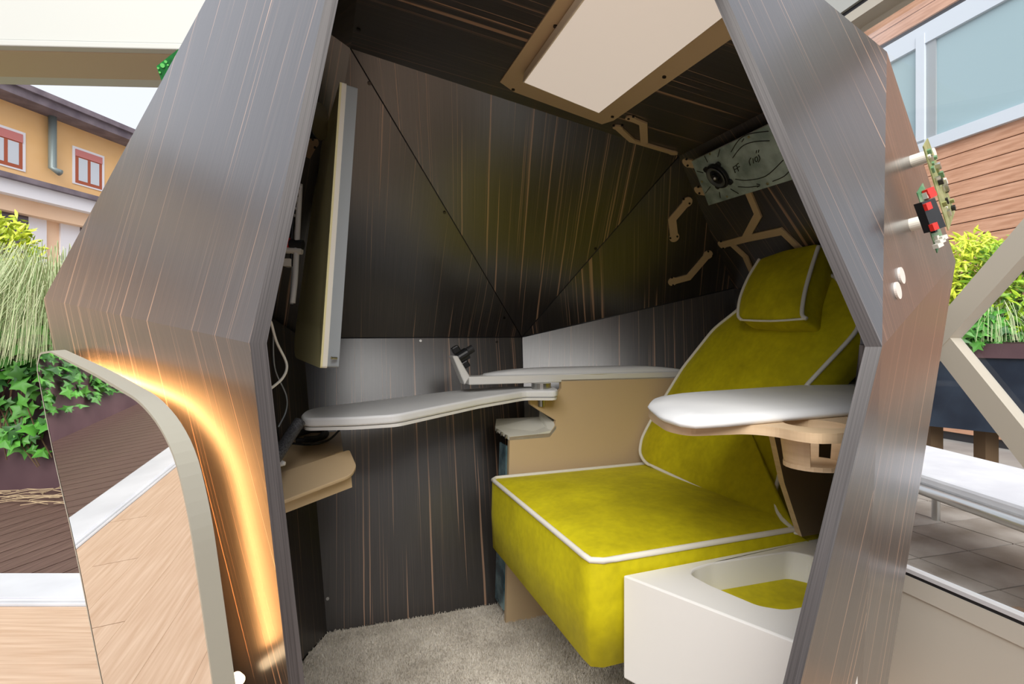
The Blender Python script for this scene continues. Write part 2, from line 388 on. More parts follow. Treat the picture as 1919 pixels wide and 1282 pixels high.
for (x, y, h, out, lab) in ((-3.22, 3.6, .92, .74, 'feathery arching grass tuft in the trough, beside the pod corner'), (-4.0, 3.68, .9, .74, 'feathery arching grass tuft in the trough, at the photo\'s left edge')):
    g = empty('ornamental_grass', (x, y, .5), lab, 'grass', 'grass tufts in the plum trough')
    v, f = blades(V((x, y, .55)), 2400, .14, h, out, .62); tag(mk('blade_tuft', v, f, M_GRASS, g, fixn=False), kind='stuff')
def shrub(name, c, rad, n, size, m, lab, cat, grp=None, kind='oval', fw=V((-.3, -1, .6))):
    s = empty(name, (c[0], c[1], c[2]-rad[2]), lab, cat, grp); parts = []
    for k in range(n):
        d = V((random.gauss(0, 1), random.gauss(0, 1), random.gauss(0, 1))).normalized()*(random.uniform(.55, 1))
        parts.append(leafd(V((c[0]+d.x*rad[0], c[1]+d.y*rad[1], c[2]+d.z*rad[2])), size*random.uniform(.7, 1.3), rndR(fw, .6), kind))
    v, f = merge(*parts); tag(mk('foliage', v, f, m, s, fixn=False), kind='stuff')
    parts = [tubed(smoothline([V((c[0], c[1], c[2]-rad[2]*1.6)), V((c[0], c[1], c[2]-rad[2]*.5)), V((c[0]+random.uniform(-.5, .5)*rad[0], c[1]+random.uniform(-.5, .5)*rad[1], c[2]+rad[2]*.3))], 3), .012, 5) for _ in range(5)]
    v, f = merge(*parts); mk('stem', v, f, M_STEM, s); return s
shrub('lime_shrub', (-3.95, 3.95, 1.45), (.30, .25, .42), 800, .085, M_YEL, 'lime-yellow leafy shrub behind the grass at the left edge', 'shrub')
st = []
for k in range(60):
    c = V((random.uniform(-3.6, -2.4), random.uniform(3.05, 3.38), FZ+.012+.02*random.random())); a = random.gauss(0, .5); d = V((math.cos(a), math.sin(a)*.6, random.uniform(-.02, .1)))*random.uniform(.08, .22)
    st.append(tubed([c-d, c+V((0, 0, .01)), c+d], .0022, 4))
v, f = merge(*st); tag(mk('dry_straw', v, f, M_STRAW), 'loose dry straw lying on the deck in front of the planter', 'straw', kind='stuff')

# ------------------------------------------------------------------ glazed wall and terrace, right
RD = V((-.278, 1, 0)).normalized(); RN = V((-RD.y, RD.x, 0)); RPL = (V((1.49, 0, 0)), V((-RD.y, RD.x, 0)))
def rp(s, z, o=0): q = V((1.49, 0, 0))+RD*s+RPL[1]*o; return V((q.x, q.y, z))
def rb(name, s0, s1, z0, z1, o0, o1, m, parent, **k):
    v, f = prism([rp(s0, z0, o0), rp(s1, z0, o0), rp(s1, z1, o0), rp(s0, z1, o0)], [rp(s0, z0, o1), rp(s1, z0, o1), rp(s1, z1, o1), rp(s0, z1, o1)]); return mk(name, v, f, m, parent, **k)
wr = empty('wall_right', rp(1.5, FZ), kind='structure')
rb('kick_panel', -.6, 3.0, FZ, .144, -.03, .0, M_KICK, wr)
rb('kick_rail', -.6, 3.0, .145, .194, -.03, .004, M_KICK, wr)
rb('gasket', -.6, 3.0, .194, .204, -.02, .002, M_DARKGAP, wr); rb('glazing_bead', -.6, 3.0, .204, .215, -.02, .006, M_ALU, wr)
rb('header_beam', -.6, 3.0, 1.845, 2.0, -.05, .05, M_HEAD, wr); rb('header_gap', -.6, 3.0, 1.83, 1.845, -.03, .04, M_DARKGAP, wr); rb('header_casing', -.6, 3.0, 1.80, 1.83, -.04, .045, M_FRAME, wr)
def bar(name, a, b, wd, dp, m, parent):
    d = (b-a).normalized(); s = d.cross(RPL[1]).normalized(); return box(name, (a+b)/2, ((b-a).length, wd, dp), m, parent, ax=(d, s, RPL[1]))
node = on(RPL, 1764, 633)
for q, z_, d_ in (((1960, 412), 1.80, .043), ((1990, 915), .21, .038), ((1560, 860), .21, .043), ((1560, 415), 1.80, .038)):
    e_ = on(RPL, *q); bar('brace', node, node+(e_-node)*((z_-node.z)/(e_.z-node.z)), .053, d_, M_FRAME, wr)
M_GLASS = bpy.data.materials.new('clear_glass'); M_GLASS.use_nodes = True; nt = M_GLASS.node_tree
for n_ in list(nt.nodes): nt.nodes.remove(n_)
ou = nt.nodes.new('ShaderNodeOutputMaterial'); mx = nt.nodes.new('ShaderNodeMixShader'); tr = nt.nodes.new('ShaderNodeBsdfTransparent'); gl = nt.nodes.new('ShaderNodeBsdfGlossy'); fr = nt.nodes.new('ShaderNodeFresnel')
fr.inputs['IOR'].default_value = 1.35; gl.inputs['Roughness'].default_value = 0.0; tr.inputs['Color'].default_value = (.95, .97, .97, 1)
nt.links.new(fr.outputs[0], mx.inputs[0]); nt.links.new(tr.outputs[0], mx.inputs[1]); nt.links.new(gl.outputs[0], mx.inputs[2]); nt.links.new(mx.outputs[0], ou.inputs[0])
mk('pane', [rp(-.6, .215, -.012), rp(3, .215, -.012), rp(3, 1.80, -.012), rp(-.6, 1.80, -.012)], [(0, 1, 2, 3)], M_GLASS, wr)
# paved terrace outside
M_SLAB = noisy('grey_paving', (.22, .185, .15), (.40, .36, .32), 3.5, .6, bump=.1)
pv = empty('terrace_paving', (2.4, 2.5, FZ), kind='structure'); base = None
TX = RD; TY = -RN
for i in range(-1, 13):
    for j in range(11):
        c = V((1.53, 0, 0))+TX*(.31*(i+.5))+TY*(.02+.31*(j+.5)); c = V((c.x, c.y, FZ-.015))
        if base is None: base = box('paver', c, (.302, .302, .03), M_SLAB, pv, ax=(TX, TY, V((0, 0, 1))))
        else: o = bpy.data.objects.new('paver', base.data); COL.objects.link(o); o.parent = pv; o.location = V((c.x, c.y, FZ-.03))-WL[pv.name]
M_CUSH = noisy('pale_grey_canvas', (.62, .62, .66), (.72, .72, .75), 6, .8); M_NAVY = noisy('navy_panel', (.012, .018, .032), (.03, .045, .07), 3, .3)
lo_ = empty('terrace_bench', (2.1, 2.4, FZ), 'low pale grey terrace bench on a steel tube frame outside the glass', 'bench')
slab('seat_pad', [V((1.85, 1.2, .25)), V((2.40, 1.2, .25)), V((2.38, 2.95, .25)), V((1.82, 2.95, .25))], V((0, 0, -.05)), M_CUSH, lo_, bevel=.015)
tube('side_tube', [V((1.83, 1.2, .185)), V((1.81, 2.95, .185))], .024, M_STEEL, lo_, n=0); tube('side_tube', [V((2.39, 1.2, .185)), V((2.37, 2.95, .185))], .024, M_STEEL, lo_, n=0)
for x, y in ((1.86, 1.3), (2.36, 1.3), (1.86, 2.85), (2.36, 2.85)): cyl('leg', (x, y, FZ), (x, y, .18), .02, M_STEEL, lo_)
tp = empty('terrace_planter', (3.2, 3.5, FZ), 'dark navy planter with plum rim on wooden feet outside the glass wall', 'planter')
a = P(1690, 800, 3.72); b = P(2010, 826, 3.05); a.z = b.z = .25; dr = (b-a).normalized(); bk = V((-dr.y, dr.x, 0)); bk = bk if bk.y > 0 else -bk
def tpb(name, z0, z1, o0, o1, m): return slab(name, [V((*(a+bk*o0).xy, z0)), V((*(b+bk*o0).xy, z0)), V((*(b+bk*o0).xy, z1)), V((*(a+bk*o0).xy, z1))], bk*(o1-o0), m, tp)
tpb('body', .25, .735, 0, .5, M_NAVY); tpb('rim', .735, .83, -.02, .5, M_PLUM); tpb('soil_fill', .83, .84, .03, .46, M_SOIL)
for q in (.15, .5, .95):
    c = a.lerp(b, q)+bk*.2; box('foot', (c.x, c.y, (FZ+.25)/2), (.09, .09, .25-FZ), M_STEM, tp)
def along(q, o, z): c = a.lerp(b, q)+bk*o; return (c.x, c.y, z)
shrub('hedge_shrub', along(.40, .3, 1.22), (.30, .22, .42), 1900, .06, M_YEL, 'bright lime hedge shrub rising directly beside the pod, behind the glass', 'shrub', 'shrubs in the navy planter')
shrub('hedge_shrub', along(.72, .32, 1.16), (.40, .25, .42), 2600, .06, M_HEDGE, 'deep green hedge shrub behind the glass at the right edge', 'shrub', 'shrubs in the navy planter')
shrub('ivy_clump', along(.55, .12, .93), (.55, .15, .15), 620, .075, M_IVY, 'low ivy clump over the plum rim behind the glass', 'ivy', kind='ivy')
c = along(.55, .2, .82); g = empty('ornamental_grass', c, 'pale drooping grass tuft between the shrubs behind the glass', 'grass')
v, f = blades(V(c), 420, .06, .30, .30, .8); tag(mk('blade_tuft', v, f, M_GRASS, g, fixn=False), kind='stuff')
# timber clad house beyond the terrace
CD = V((-.27, 1, 0)).normalized(); CPL = (V((6.35, 0, 0)), V((-CD.y, CD.x, 0)))
def cp(s, z, o=0): q = V((6.35, 0, 0))+CD*s+CPL[1]*o; return V((q.x, q.y, z))
def cbx(name, s0, s1, z0, z1, o0, o1, m, parent): 
    v, f = prism([cp(s0, z0, o1), cp(s1, z0, o1), cp(s1, z1, o1), cp(s0, z1, o1)], [cp(s0, z0, o0), cp(s1, z0, o0), cp(s1, z1, o0), cp(s0, z1, o0)]); return mk(name, v, f, m, parent)
def CS(px): q = on(CPL, px, 600); return (V((q.x, q.y, 0))-V((6.35, 0, 0))).dot(CD)
M_CLAD = noisy('cedar_cladding', (.50, .25, .145), (.66, .37, .24), 2, .5, (2, 2, 18)); M_WALU = mat('pale_window_frame', (.62, .68, .75), .4); M_TEAL = mat('reflection_tint_glass', (.33, .46, .50), .08, 0, .6)  # window pane base colour has the teal-blue reflection painted in
ch = empty('timber_house', cp(6, FZ), 'cedar-clad house with a wide pale-framed window, right background', 'house')
cbx('backing_wall', 2, 10.5, FZ-.09, 6.2, -3, -.03, M_DARKGAP, ch)
sA, sB = CS(1640), CS(1990)
zt = on(CPL, 1700, 68).z; zs = on(CPL, 1800, 262).z
k = 0; z = FZ
while z < 6.1:
    if z+.14 < zs+.02 or z > zt: cbx('plank', 2, 10.5, z, z+.142, -.03, 0, M_CLAD, ch)
    else:
        cbx('plank', sA, 10.5, z, z+.142, -.03, 0, M_CLAD, ch); cbx('plank', 2, sB, z, z+.142, -.03, 0, M_CLAD, ch)
    z += .152
W_ = cbx('window', sB, sA, zs, zs+.13, -.05, .05, M_WALU, ch); cbx('head_rail', sB, sA, zt-.22, zt, -.05, .04, M_WALU, W_)
cbx('mullion', CS(1738), CS(1722), zs+.1, zt-.1, -.05, .05, M_WALU, W_); cbx('sash_stile', CS(1756), CS(1738), zs+.1, zt-.1, -.05, .02, M_GREYP, W_); cbx('jamb', CS(1655), sA, zs, zt, -.05, .04, M_WALU, W_)
cbx('pane', CS(1722), CS(1655), zs+.12, zt-.2, -.05, .0, M_TEAL, W_); cbx('pane', sB, CS(1756), zs+.12, zt-.2, -.05, .0, M_TEAL, W_)

# ------------------------------------------------------------------ the faceted pod
pod = empty('work_pod', (0, 1.2, FZ), 'faceted ebony-laminate work pod with an open side', 'pod')
T = .025
L = P(468, 643, .75); Li = P(500, 643, .757); LL = P(82, 560, 1.28); LT = P(609, 0, .80); LTi = P(634, 0, .807)
LB = P(541, 1282, .76); LBi = P(571, 1282, .767)
def ext(a, b, z): return a+(b-a)*((z-a.z)/(b.z-a.z))
ZT, ZB = 1.86, FZ
E1 = pl(L, LL, LT); E2 = pl(L, LL, LB)
LT2, LTi2 = ext(L, LT, ZT), ext(Li, LTi, ZT); S1 = ext(LL, on(E1, 385, 0), ZT)
g1 = on(E1, 335, 608)-on(E1, 500, 20); aF = (LL-L)
def offp(pts, pln, h): return [p-pln[1]*h for p in pts]
inn = lambda p, pln: p-pln[1]*T
slab('outer_panel', [L, LL, S1, LT2], [Li, inn(LL, E1), inn(S1, E1), LTi2], (M_EBO, M_EDGE), pod, uv=(L, aF, g1))
LB2, LBi2 = ext(L, LB, ZB), ext(Li, LBi, ZB); g2 = on(E2, 366, 735)-on(E2, 335, 612)
LLB = ext(LL, on(E2, 215, 1282), ZB)
slab('outer_panel', [L, LB2, LLB, LL], [Li, LBi2, inn(LLB, E2), inn(LL, E2)], (M_EBO, M_EDGE), pod, uv=(L, aF, g2))
# right side
R = P(1653, 650, .66); Ri = P(1621, 650, .667); RT = P(1364, 0, .72); RTi = P(1339, 0, .727); FDt = P(1662, 97, .88); RR = P(1791, 490, 1.0)
U = pl(R, RT, FDt); VV = pl(R, FDt, RR)
RT2, RTi2 = ext(R, RT, 1.6), ext(Ri, RTi, 1.6); UT = FDt+(on(U, 1545, 0)-FDt)*2.0
gU = on(U, 1589, 164)-on(U, 1512, 0)
slab('outer_panel', [R, FDt, UT, RT2], [Ri, inn(FDt, U), inn(UT, U), RTi2], (M_EBO, M_EDGE), pod, uv=(R, FDt-R, gU))
gV = on(VV, 1730, 480)-on(VV, 1680, 300)
slab('outer_panel', [R, RR, FDt], [inn(R, VV), inn(RR, VV), inn(FDt, VV)], (M_EBO, M_EDGE), pod, uv=(R, (RR-R).cross(VV[1]), gV))
RB = P(1500, 1282, .60); RBi = P(1467, 1282, .607); RF = P(1616, 1282, .76); RK = P(1636, 1282, .93)
G1 = pl(R, RB, RF); G2 = pl(R, RF, RR)
RB2, RBi2, RF2 = ext(R, RB, ZB), ext(Ri, RBi, ZB), ext(R, RF, ZB); RK2 = ext(RR, P(1634, 1282, .85), ZB)
gG = on(G1, 1580, 1000)-on(G1, 1640, 740)
slab('outer_panel', [R, RB2, RF2], [Ri, RBi2, inn(RF2, G1)], (M_EBO, M_EDGE), pod, uv=(R, V((1, .5, 0)), gG))
slab('outer_panel', [R, RF2, RK2, RR], [inn(R, G2), inn(RF2, G2), inn(RK2, G2), inn(RR, G2)], (M_EBO, M_EDGE), pod, uv=(R, V((1, .5, 0)), on(G2, 1640, 1100)-on(G2, 1700, 750)))
# interior facets
P0 = P(657, 91, 1.2); V2 = P(1272, 293, 1.55); K = P(1376, 540, 1.85); W = P(568, 634, 1.65); M_ = V((1.02, 1.27, .86))
C0 = on(zp(0), 613, 1185); C1 = on(zp(0), 925, 1132); Cd = (C1-C0).normalized(); V1 = on(pl(W, C0, C1), 978, 632); CC = C0+Cd*((V1.x+.02-C0.x)/Cd.x)
C9 = on(zp(0), 567, 1236)
T1 = pl(P0, W, V1); T2 = pl(P0, V1, V2); T3 = pl(V2, V1, K); T4 = pl(V2, K, M_); N_ = on(T4, 1434, 209); CE = pl(P0, V2, N_)
LLi = LL+V((.06, .03, 0)); LW = pl(P0, W, LLi); TB = pl(W, C0, V1)
th = .014
def inner(pts, a, g, o=None): 
    pn = pl(pts[0], pts[1], pts[2])
    return slab('inner_panel', pts, -pn[1]*th, (M_EB, M_EDGE), pod, uv=(o or pts[0], a, g))
inner([W, C0, CC, V1], V1-W, V((0, 0, -1)), W)
inner([P0, W, V1], V1-W, on(T1, 690, 600)-on(T1, 702, 200), W)
inner([P0, V1, V2], V2-P0, on(T2, 1000, 540)-on(T2, 1032, 230))
inner([V2, V1, K], V((1, -.2, 0)), on(T3, 1236, 560)-on(T3, 1242, 400))
LR = pl(V1, CC, K); KB = V((K.x-.05, 0, 0)); KB.y = LR[0].y-(LR[1].x*(KB.x-LR[0].x)+LR[1].z*(KB.z-LR[0].z))/LR[1].y
inner([V1, CC, KB, K], V((1, -.2, 0)), V((0, 0, -1)))
inner([V2, K, M_, N_], (K-V2).cross(T4[1]), on(T4, 1430, 460)-on(T4, 1369, 370))
MB = V((.72, 1.20, 0)); inner([K, KB, MB, M_], M_-K, V((0, 0, -1)))
S_ = on(CE, 676, -60); Sf = on(CE, 700, -330); Rf = on(CE, 1310, -330)
inner([P0, V2, N_, on(CE, 1400, 60), Rf, Sf, S_], (V2-P0).cross(CE[1]), on(CE, 1010, 44)-on(CE, 900, 7))
Q_ = on(LW, 622, 66)
Sg = S_+V((-.20, -.04, -.12)); GP = pl(P0, S_, Q_)
inner([P0, S_, on(GP, 600, -20), Q_], V((0, 0, 1)), on(GP, 640, 65)-on(GP, 664, 50))
inner([P0, W, LLi, on(LW, 470, 40), Q_], on(LW, 640, 110)-on(LW, 600, 110), on(LW, 560, 560)-on(LW, 640, 100))
LQ = pl(W, C0, C9); inner([W, C0, C0+(C9-C0)*4, LLi-LQ[1]*(LLi-LQ[0]).dot(LQ[1])], C9-C0, C0-W, W)
# remaining outer shell, roof and lintel
BL, BR = V((-.82, 2.05, .92)), V((.90, 1.96, .98)); BTL, BTR = V((-.45, 1.75, 1.78)), V((.6, 1.75, 1.70)); BBL, BBR = V((-.62, 1.85, FZ)), V((.75, 1.85, FZ))
RM, RMt, RMb = V((1.05, 1.30, .93)), V((.76, 1.36, 1.5)), V((.84, 1.28, FZ))
for pts in ([LL, BL, BTL, S1], [LL, LLB, BBL, BL], [BL, BR, BTR, BTL], [BL, BBL, BBR, BR], [RR, FDt, RMt, RM], [RM, RMt, BTR, BR], [UT, FDt, RMt, BTR], [RR, RK2, RMb, RM], [RM, RMb, BBR, BR], [LT2, S1, BTL, BTR, UT, RT2]):
    v = list(pts); c = sum(v, V())/len(v); n_ = (v[1]-v[0]).cross(v[2]-v[0]).normalized(); n_ = n_ if n_.dot(c-V((0, 1.4, .9))) < 0 else -n_
    slab('shell_panel', v, n_*.012, (M_EBO, M_EDGE), pod, uv=(v[0], v[1]-v[0], v[2]-v[0]))
slab('lintel_panel', [LTi2, RTi2, ext(Ri, RTi, 1.5), ext(Li, LTi, 1.66)], V((0, .025, 0)), (M_EBO, M_EDGE), pod, uv=(LTi2, V((1, 0, 0)), V((0, 0, 1))))
slab('base_plate', [V((-.60, 1.6, -.02)), V((-.42, .72, -.02)), V((.44, .72, -.02)), V((.84, 1.15, -.02)), V((.66, 1.7, -.02)), V((-.1, 1.72, -.02))], V((0, 0, FZ+.025)), M_BLACK, pod)
for a_, b_ in ((P0, V1), (V1, V2), (W, V1), (V1, CC), (V1, K)):
    d_ = (CAM-(a_+b_)/2).normalized()*.0008; tube('joint_line', [a_+d_, b_+d_], .0016, M_DARKGAP, pod, seg=6, n=0)
# exposed screw heads and brackets along the folds
def screw(pln, x, y, r=.004, parent=None, m=M_SCREW):
    c = on(pln, x, y); return cyl('screw', c-pln[1]*.001, c+pln[1]*.003, r, m, parent, seg=10)
for pln, x, y in ((T1, 692, 156), (T2, 730, 108), (T1, 833, 398), (T2, 945, 595), (TB, 628, 640), (TB, 788, 639), (TB, 931, 641), (T2, 1116, 466), (TB, 613, 668), (CE, 672, 54), (TB, 614, 1122)): screw(pln, x, y, .0045, pod, M_STEEL if x in (613, 614, 788) else M_SCREW)

# carpet
cp_ = empty('carpet', (0, 1.3, 0), 'greige cut-pile carpet on the pod floor', 'carpet')
slab('carpet_base', [V((C0.x+.002, C0.y-.002, 0)), V((C9.x+.004, C9.y, 0)), V((-.40, .74, 0)), V((.42, .74, 0)), V((.66, 1.12, 0)), V((.60, 1.40, 0)), V((CC.x, CC.y-.004, 0))], V((0, 0, -.018)), M_CARPET, cp_)
vs_, fs = [], []
for k in range(42000):
    x = random.uniform(-.56, .34); y = random.uniform(1.12, 1.68)
    wy = C0.y+(x-C0.x)*Cd.y/Cd.x
    if y > wy-.004 or x < C9.x+(y-C9.y)*(C0.x-C9.x)/(C0.y-C9.y)+.004: continue
    a_ = random.uniform(0, 3.14); d = V((math.cos(a_), math.sin(a_), 0))*.0013; h = random.uniform(.004, .008); tp_ = V((random.gauss(0, .0018), random.gauss(0, .0018), h)); b = len(vs_)
    c = V((x, y, -.001)); vs_ += [c-d, c+d, c+d*.5+tp_, c-d*.5+tp_]; fs.append((b, b+1, b+2, b+3))
tag(mk('pile', vs_, fs, M_CARPET, cp_, fixn=False), kind='stuff')

# ------------------------------------------------------------------ mirror wing with warm light behind it
n2 = V((-math.sin(math.radians(38.5)), -math.cos(math.radians(38.5)), -.08)).normalized(); MF = (on(off(E2, .10), 330, 900), n2)
front = [(70, 690), (76, 664), (95, 661), (180, 706), (262, 755), (298, 798), (328, 858), (355, 975), (398, 1282), (424, 1470), (236, 1470), (192, 1282), (141, 1020), (100, 850)]
fo = [on(MF, *q) for q in front]; fo = resample(fillet(fo, [.01, .015, .015, .05, .05, .05, .05, .08, .2, .06, .06, .2, .2, .1], 6), 160)
cen = sum(fo, V())/len(fo)
mw = empty('mirror_wing', (cen.x, cen.y, FZ), 'rounded mirror panel with putty-coloured rim, backlit in warm orange', 'mirror')
rim_o = [p+(p-cen).normalized()*.006+n2*.001 for p in fo]
slab('mirror_face', fo, -n2*.01, M_MIRROR, mw)
N_f = len(fo); bk_ = [p-n2*.026 for p in rim_o]; md = [p-n2*.005 for p in rim_o]; inr = [p+n2*.0005 for p in fo]; ctr = cen-n2*.026
vs_ = inr+rim_o+bk_+[ctr]; fs = []
for i in range(N_f):
    j = (i+1) % N_f; fs += [(i, j, N_f+j, N_f+i), (N_f+i, N_f+j, 2*N_f+j, 2*N_f+i), (2*N_f+i, 2*N_f+j, 3*N_f)]
mk('rim', vs_, fs, M_MFRAME, mw)
ledp = [on(off(MF, -.044), *q) for q in ((135, 684), (190, 714), (258, 762), (296, 815), (326, 885), (348, 980), (395, 1270))]
tube('led_strip', ledp, .0045, M_LED, mw, n=6, seg=6)
cyl('led_bulb', on(off(E2, .02), 449, 1274), on(off(E2, .045), 443, 1270), .008, M_BULB, mw)
for q in ((290, 900), (330, 1150)): c = on(off(E2, .0), *q); cyl('standoff', c, c+n2*.055, .012, M_MFRAME, mw)

# ------------------------------------------------------------------ armchair
e1 = V((-.34, .94, 0)).normalized(); e2 = V((e1.y, -e1.x, 0)); UP = V((0, 0, 1))
B = P(1110, 1050, .911); A = B+e1*.598
def S(t, wv, z): q = B+e2*t+e1*wv; return V((q.x, q.y, z))
chair = empty('lounge_chair', S(.3, .3, 0), 'olive velvet lounge chair with cream piping', 'armchair')
zt_ = B.z-.006
# seat: rounded block with domed top
seat = cushion('seat_cushion', [S(0, 0, zt_), S(0, .598, zt_), S(.56, .598, zt_), S(.56, 0, zt_)], UP, .19, .022, M_VEL, chair, fl=.022, pipe='piping', pm=M_PIPE, pr=.0058, exp=2.2, edge=.004)
rec = (e2*.55+UP).normalized(); b0 = S(.485, 0, B.z); bn = e1.cross(rec).normalized(); bn = bn if bn.dot(CAM-b0) > 0 else -bn
BP = (b0, bn)
bo = [(1210, 868), (1199, 850), (1203, 822), (1225, 780), (1280, 690), (1338, 617), (1385, 580), (1440, 520), (1565, 516), (1607, 585), (1613, 612), (1590, 640), (1505, 730), (1467, 870), (1451, 930), (1460, 968), (1502, 1006)]
cushion('back_cushion', [on(BP, *q) for q in bo], bn, .09, .02, M_VEL, chair, N=140, fl=.02, pipe='piping', pm=M_PIPE, pr=.005, exp=2.5, edge=.004)
# headrest: curved wrap pad
HP = off(BP, .075)
ho = [(1384, 596), (1388, 560), (1402, 522), (1424, 486), (1470, 470), (1533, 457), (1520, 505), (1508, 550), (1504, 597), (1445, 600)]
hr = cushion('headrest', [on(HP, *q) for q in ho], bn, .085, .018, M_VEL, chair, fl=.012, exp=2.2, edge=.003)
tube('piping', [on(HP, *q)+bn*.002 for q in ((1424, 486), (1403, 521), (1388, 558), (1384, 590), (1390, 600))], .0042, M_PIPE, hr)
tube('piping', [on(HP, *q)+bn*.002 for q in ((1535, 462), (1521, 505), (1509, 550), (1504, 588), (1512, 598))], .0050, M_PIPE, hr)
tube('piping', [on(HP, *q)+bn*.001 for q in ((1390, 600), (1445, 602), (1508, 598))], .003, M_PIPE, hr)
# base frame under the seat
box('seat_base', S(.36, .32, .235), (.40, .46, .05), M_BLACK, chair, ax=(e2, e1, UP)); box('pedestal', S(.42, .36, .11), (.22, .3, .22), M_BLACK, chair, ax=(e2, e1, UP))
box('leg', S(.12, .02, .25), (.03, .012, .02), M_PLY, chair, ax=(e2, e1, UP))

# ------------------------------------------------------------------ far console: beige side panel with shelf, armrest, folding leaf
FP_ = (S(0, .635, 0), -e1)
con = empty('side_console', S(.25, .65, 0), 'beige side panel with notched front on the far side of the chair', 'console')
def fp(x, y): return on(FP_, x, y)
pan = [fp(1052, 712), fp(1052, 728), fp(1042, 741), fp(992, 743), fp(994, 758), fp(1012, 770), fp(1042, 788), fp(1040, 797), fp(1030, 812), fp(955, 819), fp(948, 1183)]
pb = V((*(S(.47, .635, 0)).xy, pan[-1].z)); pt2 = S(.80, .635, pan[0].z)
slab('side_panel', pan+[pb, S(.55, .635, .3), S(.80, .635, .45), pt2], e1*.016, M_BEIGE, con)
slab('foot_strip', [fp(945, 1187)-e1*.012, pb-e1*.012+UP*-.004, pb+e1*.15+UP*-.004, fp(945, 1187)+e1*.15], UP*-.02, mat('cork_strip', (.33, .155, .06), .8), con)
sh0 = fp(955, 818)
M_SHELF = mat('warm_white_sheet', (.72, .71, .64), .45)
shf = slab('shelf', [sh0, fp(1030, 812), fp(1042, 797), P(1012, 781, 1.67), P(930, 785, 1.69), P(928, 800, 1.60)], UP*-.012, M_SHELF, con)
slab('shelf_end', [fp(1030, 811), fp(1042, 795), P(1011, 770, 1.67), P(1010, 786, 1.66)], V((.004, .004, 0)), M_SHELF, con)
for k in range(3): c = sh0.lerp(P(928, 801, 1.60), .18+.3*k)+UP*-.006; cyl('bolt', c, c-e2*.006, .006, M_STEEL, con, seg=10)
q0 = fp(952, 838); q1 = fp(947, 1150)
slab('front_plate', [q0+e1*.018, q1+e1*.018, q1+e1*.10, q0+e1*.08], e2*.004, M_FILM, con)
# armrest on top of the console
arm = empty('armrest', S(.35, .66, .71), 'white padded far armrest with an upturned front tongue, on the beige console', 'armrest')
AP = zp(.7455)
def ap(x, y, z): return on(zp(z), x, y)
plate = [S(.72, .635, 0), S(.72, .735, 0), S(.12, .735, 0), S(.0, .70, 0), S(-.055, .69, 0), S(-.055, .635, 0)]
slab('arm_plate', [V((p.x, p.y, .739)) for p in plate], UP*-.024, M_WHITE, arm, bevel=.003)
tA = S(-.055, .637, .727); tB = S(-.10, .637, .80)
slab('tongue', [tA+e2*.004+UP*.012, tB+e2*.012, tB-e2*.004, tA-e2*.012-UP*.012], e1*.055, M_WHITE, arm, bevel=.004)
pad = [S(.0, .665, .744), S(.03, .648, .744), S(.16, .64, .744), S(.72, .64, .744), S(.72, .735, .744), S(.08, .735, .744), S(.01, .715, .744)]
cushion('arm_pad', pad, UP, .008, .016, M_LEATH, arm, fl=.03, exp=4)
kc = S(-.078, .668, .792); kd = (e2*.85+UP*.5).normalized()
kn = empty('clamp_knob', kc, parent=arm)
cyl('knob_collar', kc-kd*.004, kc+kd*.03, .018, M_BLACK, kn); cyl('knob_cap', kc+kd*.03+UP*.004, kc+kd*.05+UP*.004, .012, M_RUB, kn)
v, f = merge(*[boxd(kc+UP*.022*s_-e2*.014*s_+kd*.006, (.024, .022, .022), (kd, e1, kd.cross(e1))) for s_ in (0, 1, -1)]); mk('knob_wing', v, f, M_BLACK, kn, bevel=.004)
# swing-out leaf
LF = pl(P(1040, 735, 1.5), P(565, 792, 1.12), P(740, 799, 1.03))
leaf = empty('folding_leaf', on(LF, 800, 760), 'long white padded table leaf swung out toward the monitor', 'table leaf')
lo = [on(LF, *q) for q in ((568, 788), (563, 782), (572, 773), (592, 767))]+[P(880, 722, 1.64), P(950, 719, 1.66)]+[on(LF, *q) for q in ((1035, 727), (1047, 732), (1042, 735), (985, 735), (900, 749), (742, 781), (660, 786))]
ln = LF[1] if LF[1].z > 0 else -LF[1]
lo = [p-ln*((p-LF[0]).dot(ln)) for p in lo]
slab('leaf_pad', [p+ln*.005 for p in fillet(lo, .025, 6)], -ln*.021, M_LEATH, leaf, bevel=.006, bseg=4)
slab('leaf_board', [p-ln*.017+(sum(lo, V())/len(lo)-p).normalized()*.004 for p in fillet(lo, .02)], -ln*.007, M_WHITE, leaf)
hc = on(LF, 1014, 731); cyl('hinge_disc', hc+UP*.0, hc+UP*.022, .03, M_STEEL, leaf); cyl('hinge_post', hc-UP*.05, hc-UP*.02, .012, M_STEEL, leaf)

# ------------------------------------------------------------------ near armrest with cup holder
NP = (S(0, -.045, 0), e1*-1)
na = empty('armrest', S(.3, -.06, .45), 'white padded near armrest on plywood with a cup ring', 'armrest')
ztp = .728
tr_o = [on(zp(ztp-.012), *q) for q in ((1214, 765), (1222, 775), (1250, 792), (1290, 800), (1345, 798), (1400, 796), (1450, 800), (1490, 808), (1530, 813), (1585, 812), (1640, 800), (1660, 770), (1600, 752), (1240, 752))]
cc = on(zp(ztp-.012), 1527, 794); rc = .043
ring = [cc+V((math.cos(a_), math.sin(a_), 0))*rc for a_ in [2*math.pi*k/40 for k in range(40)]]
bm = bmesh.new()
ov = [bm.verts.new(p) for p in fillet(tr_o, .02)]; iv2 = [bm.verts.new(p) for p in ring]
for L_ in (ov, iv2):
    for i in range(len(L_)): bm.edges.new((L_[i], L_[(i+1) % len(L_)]))
bmesh.ops.triangle_fill(bm, use_beauty=True, edges=bm.edges[:])
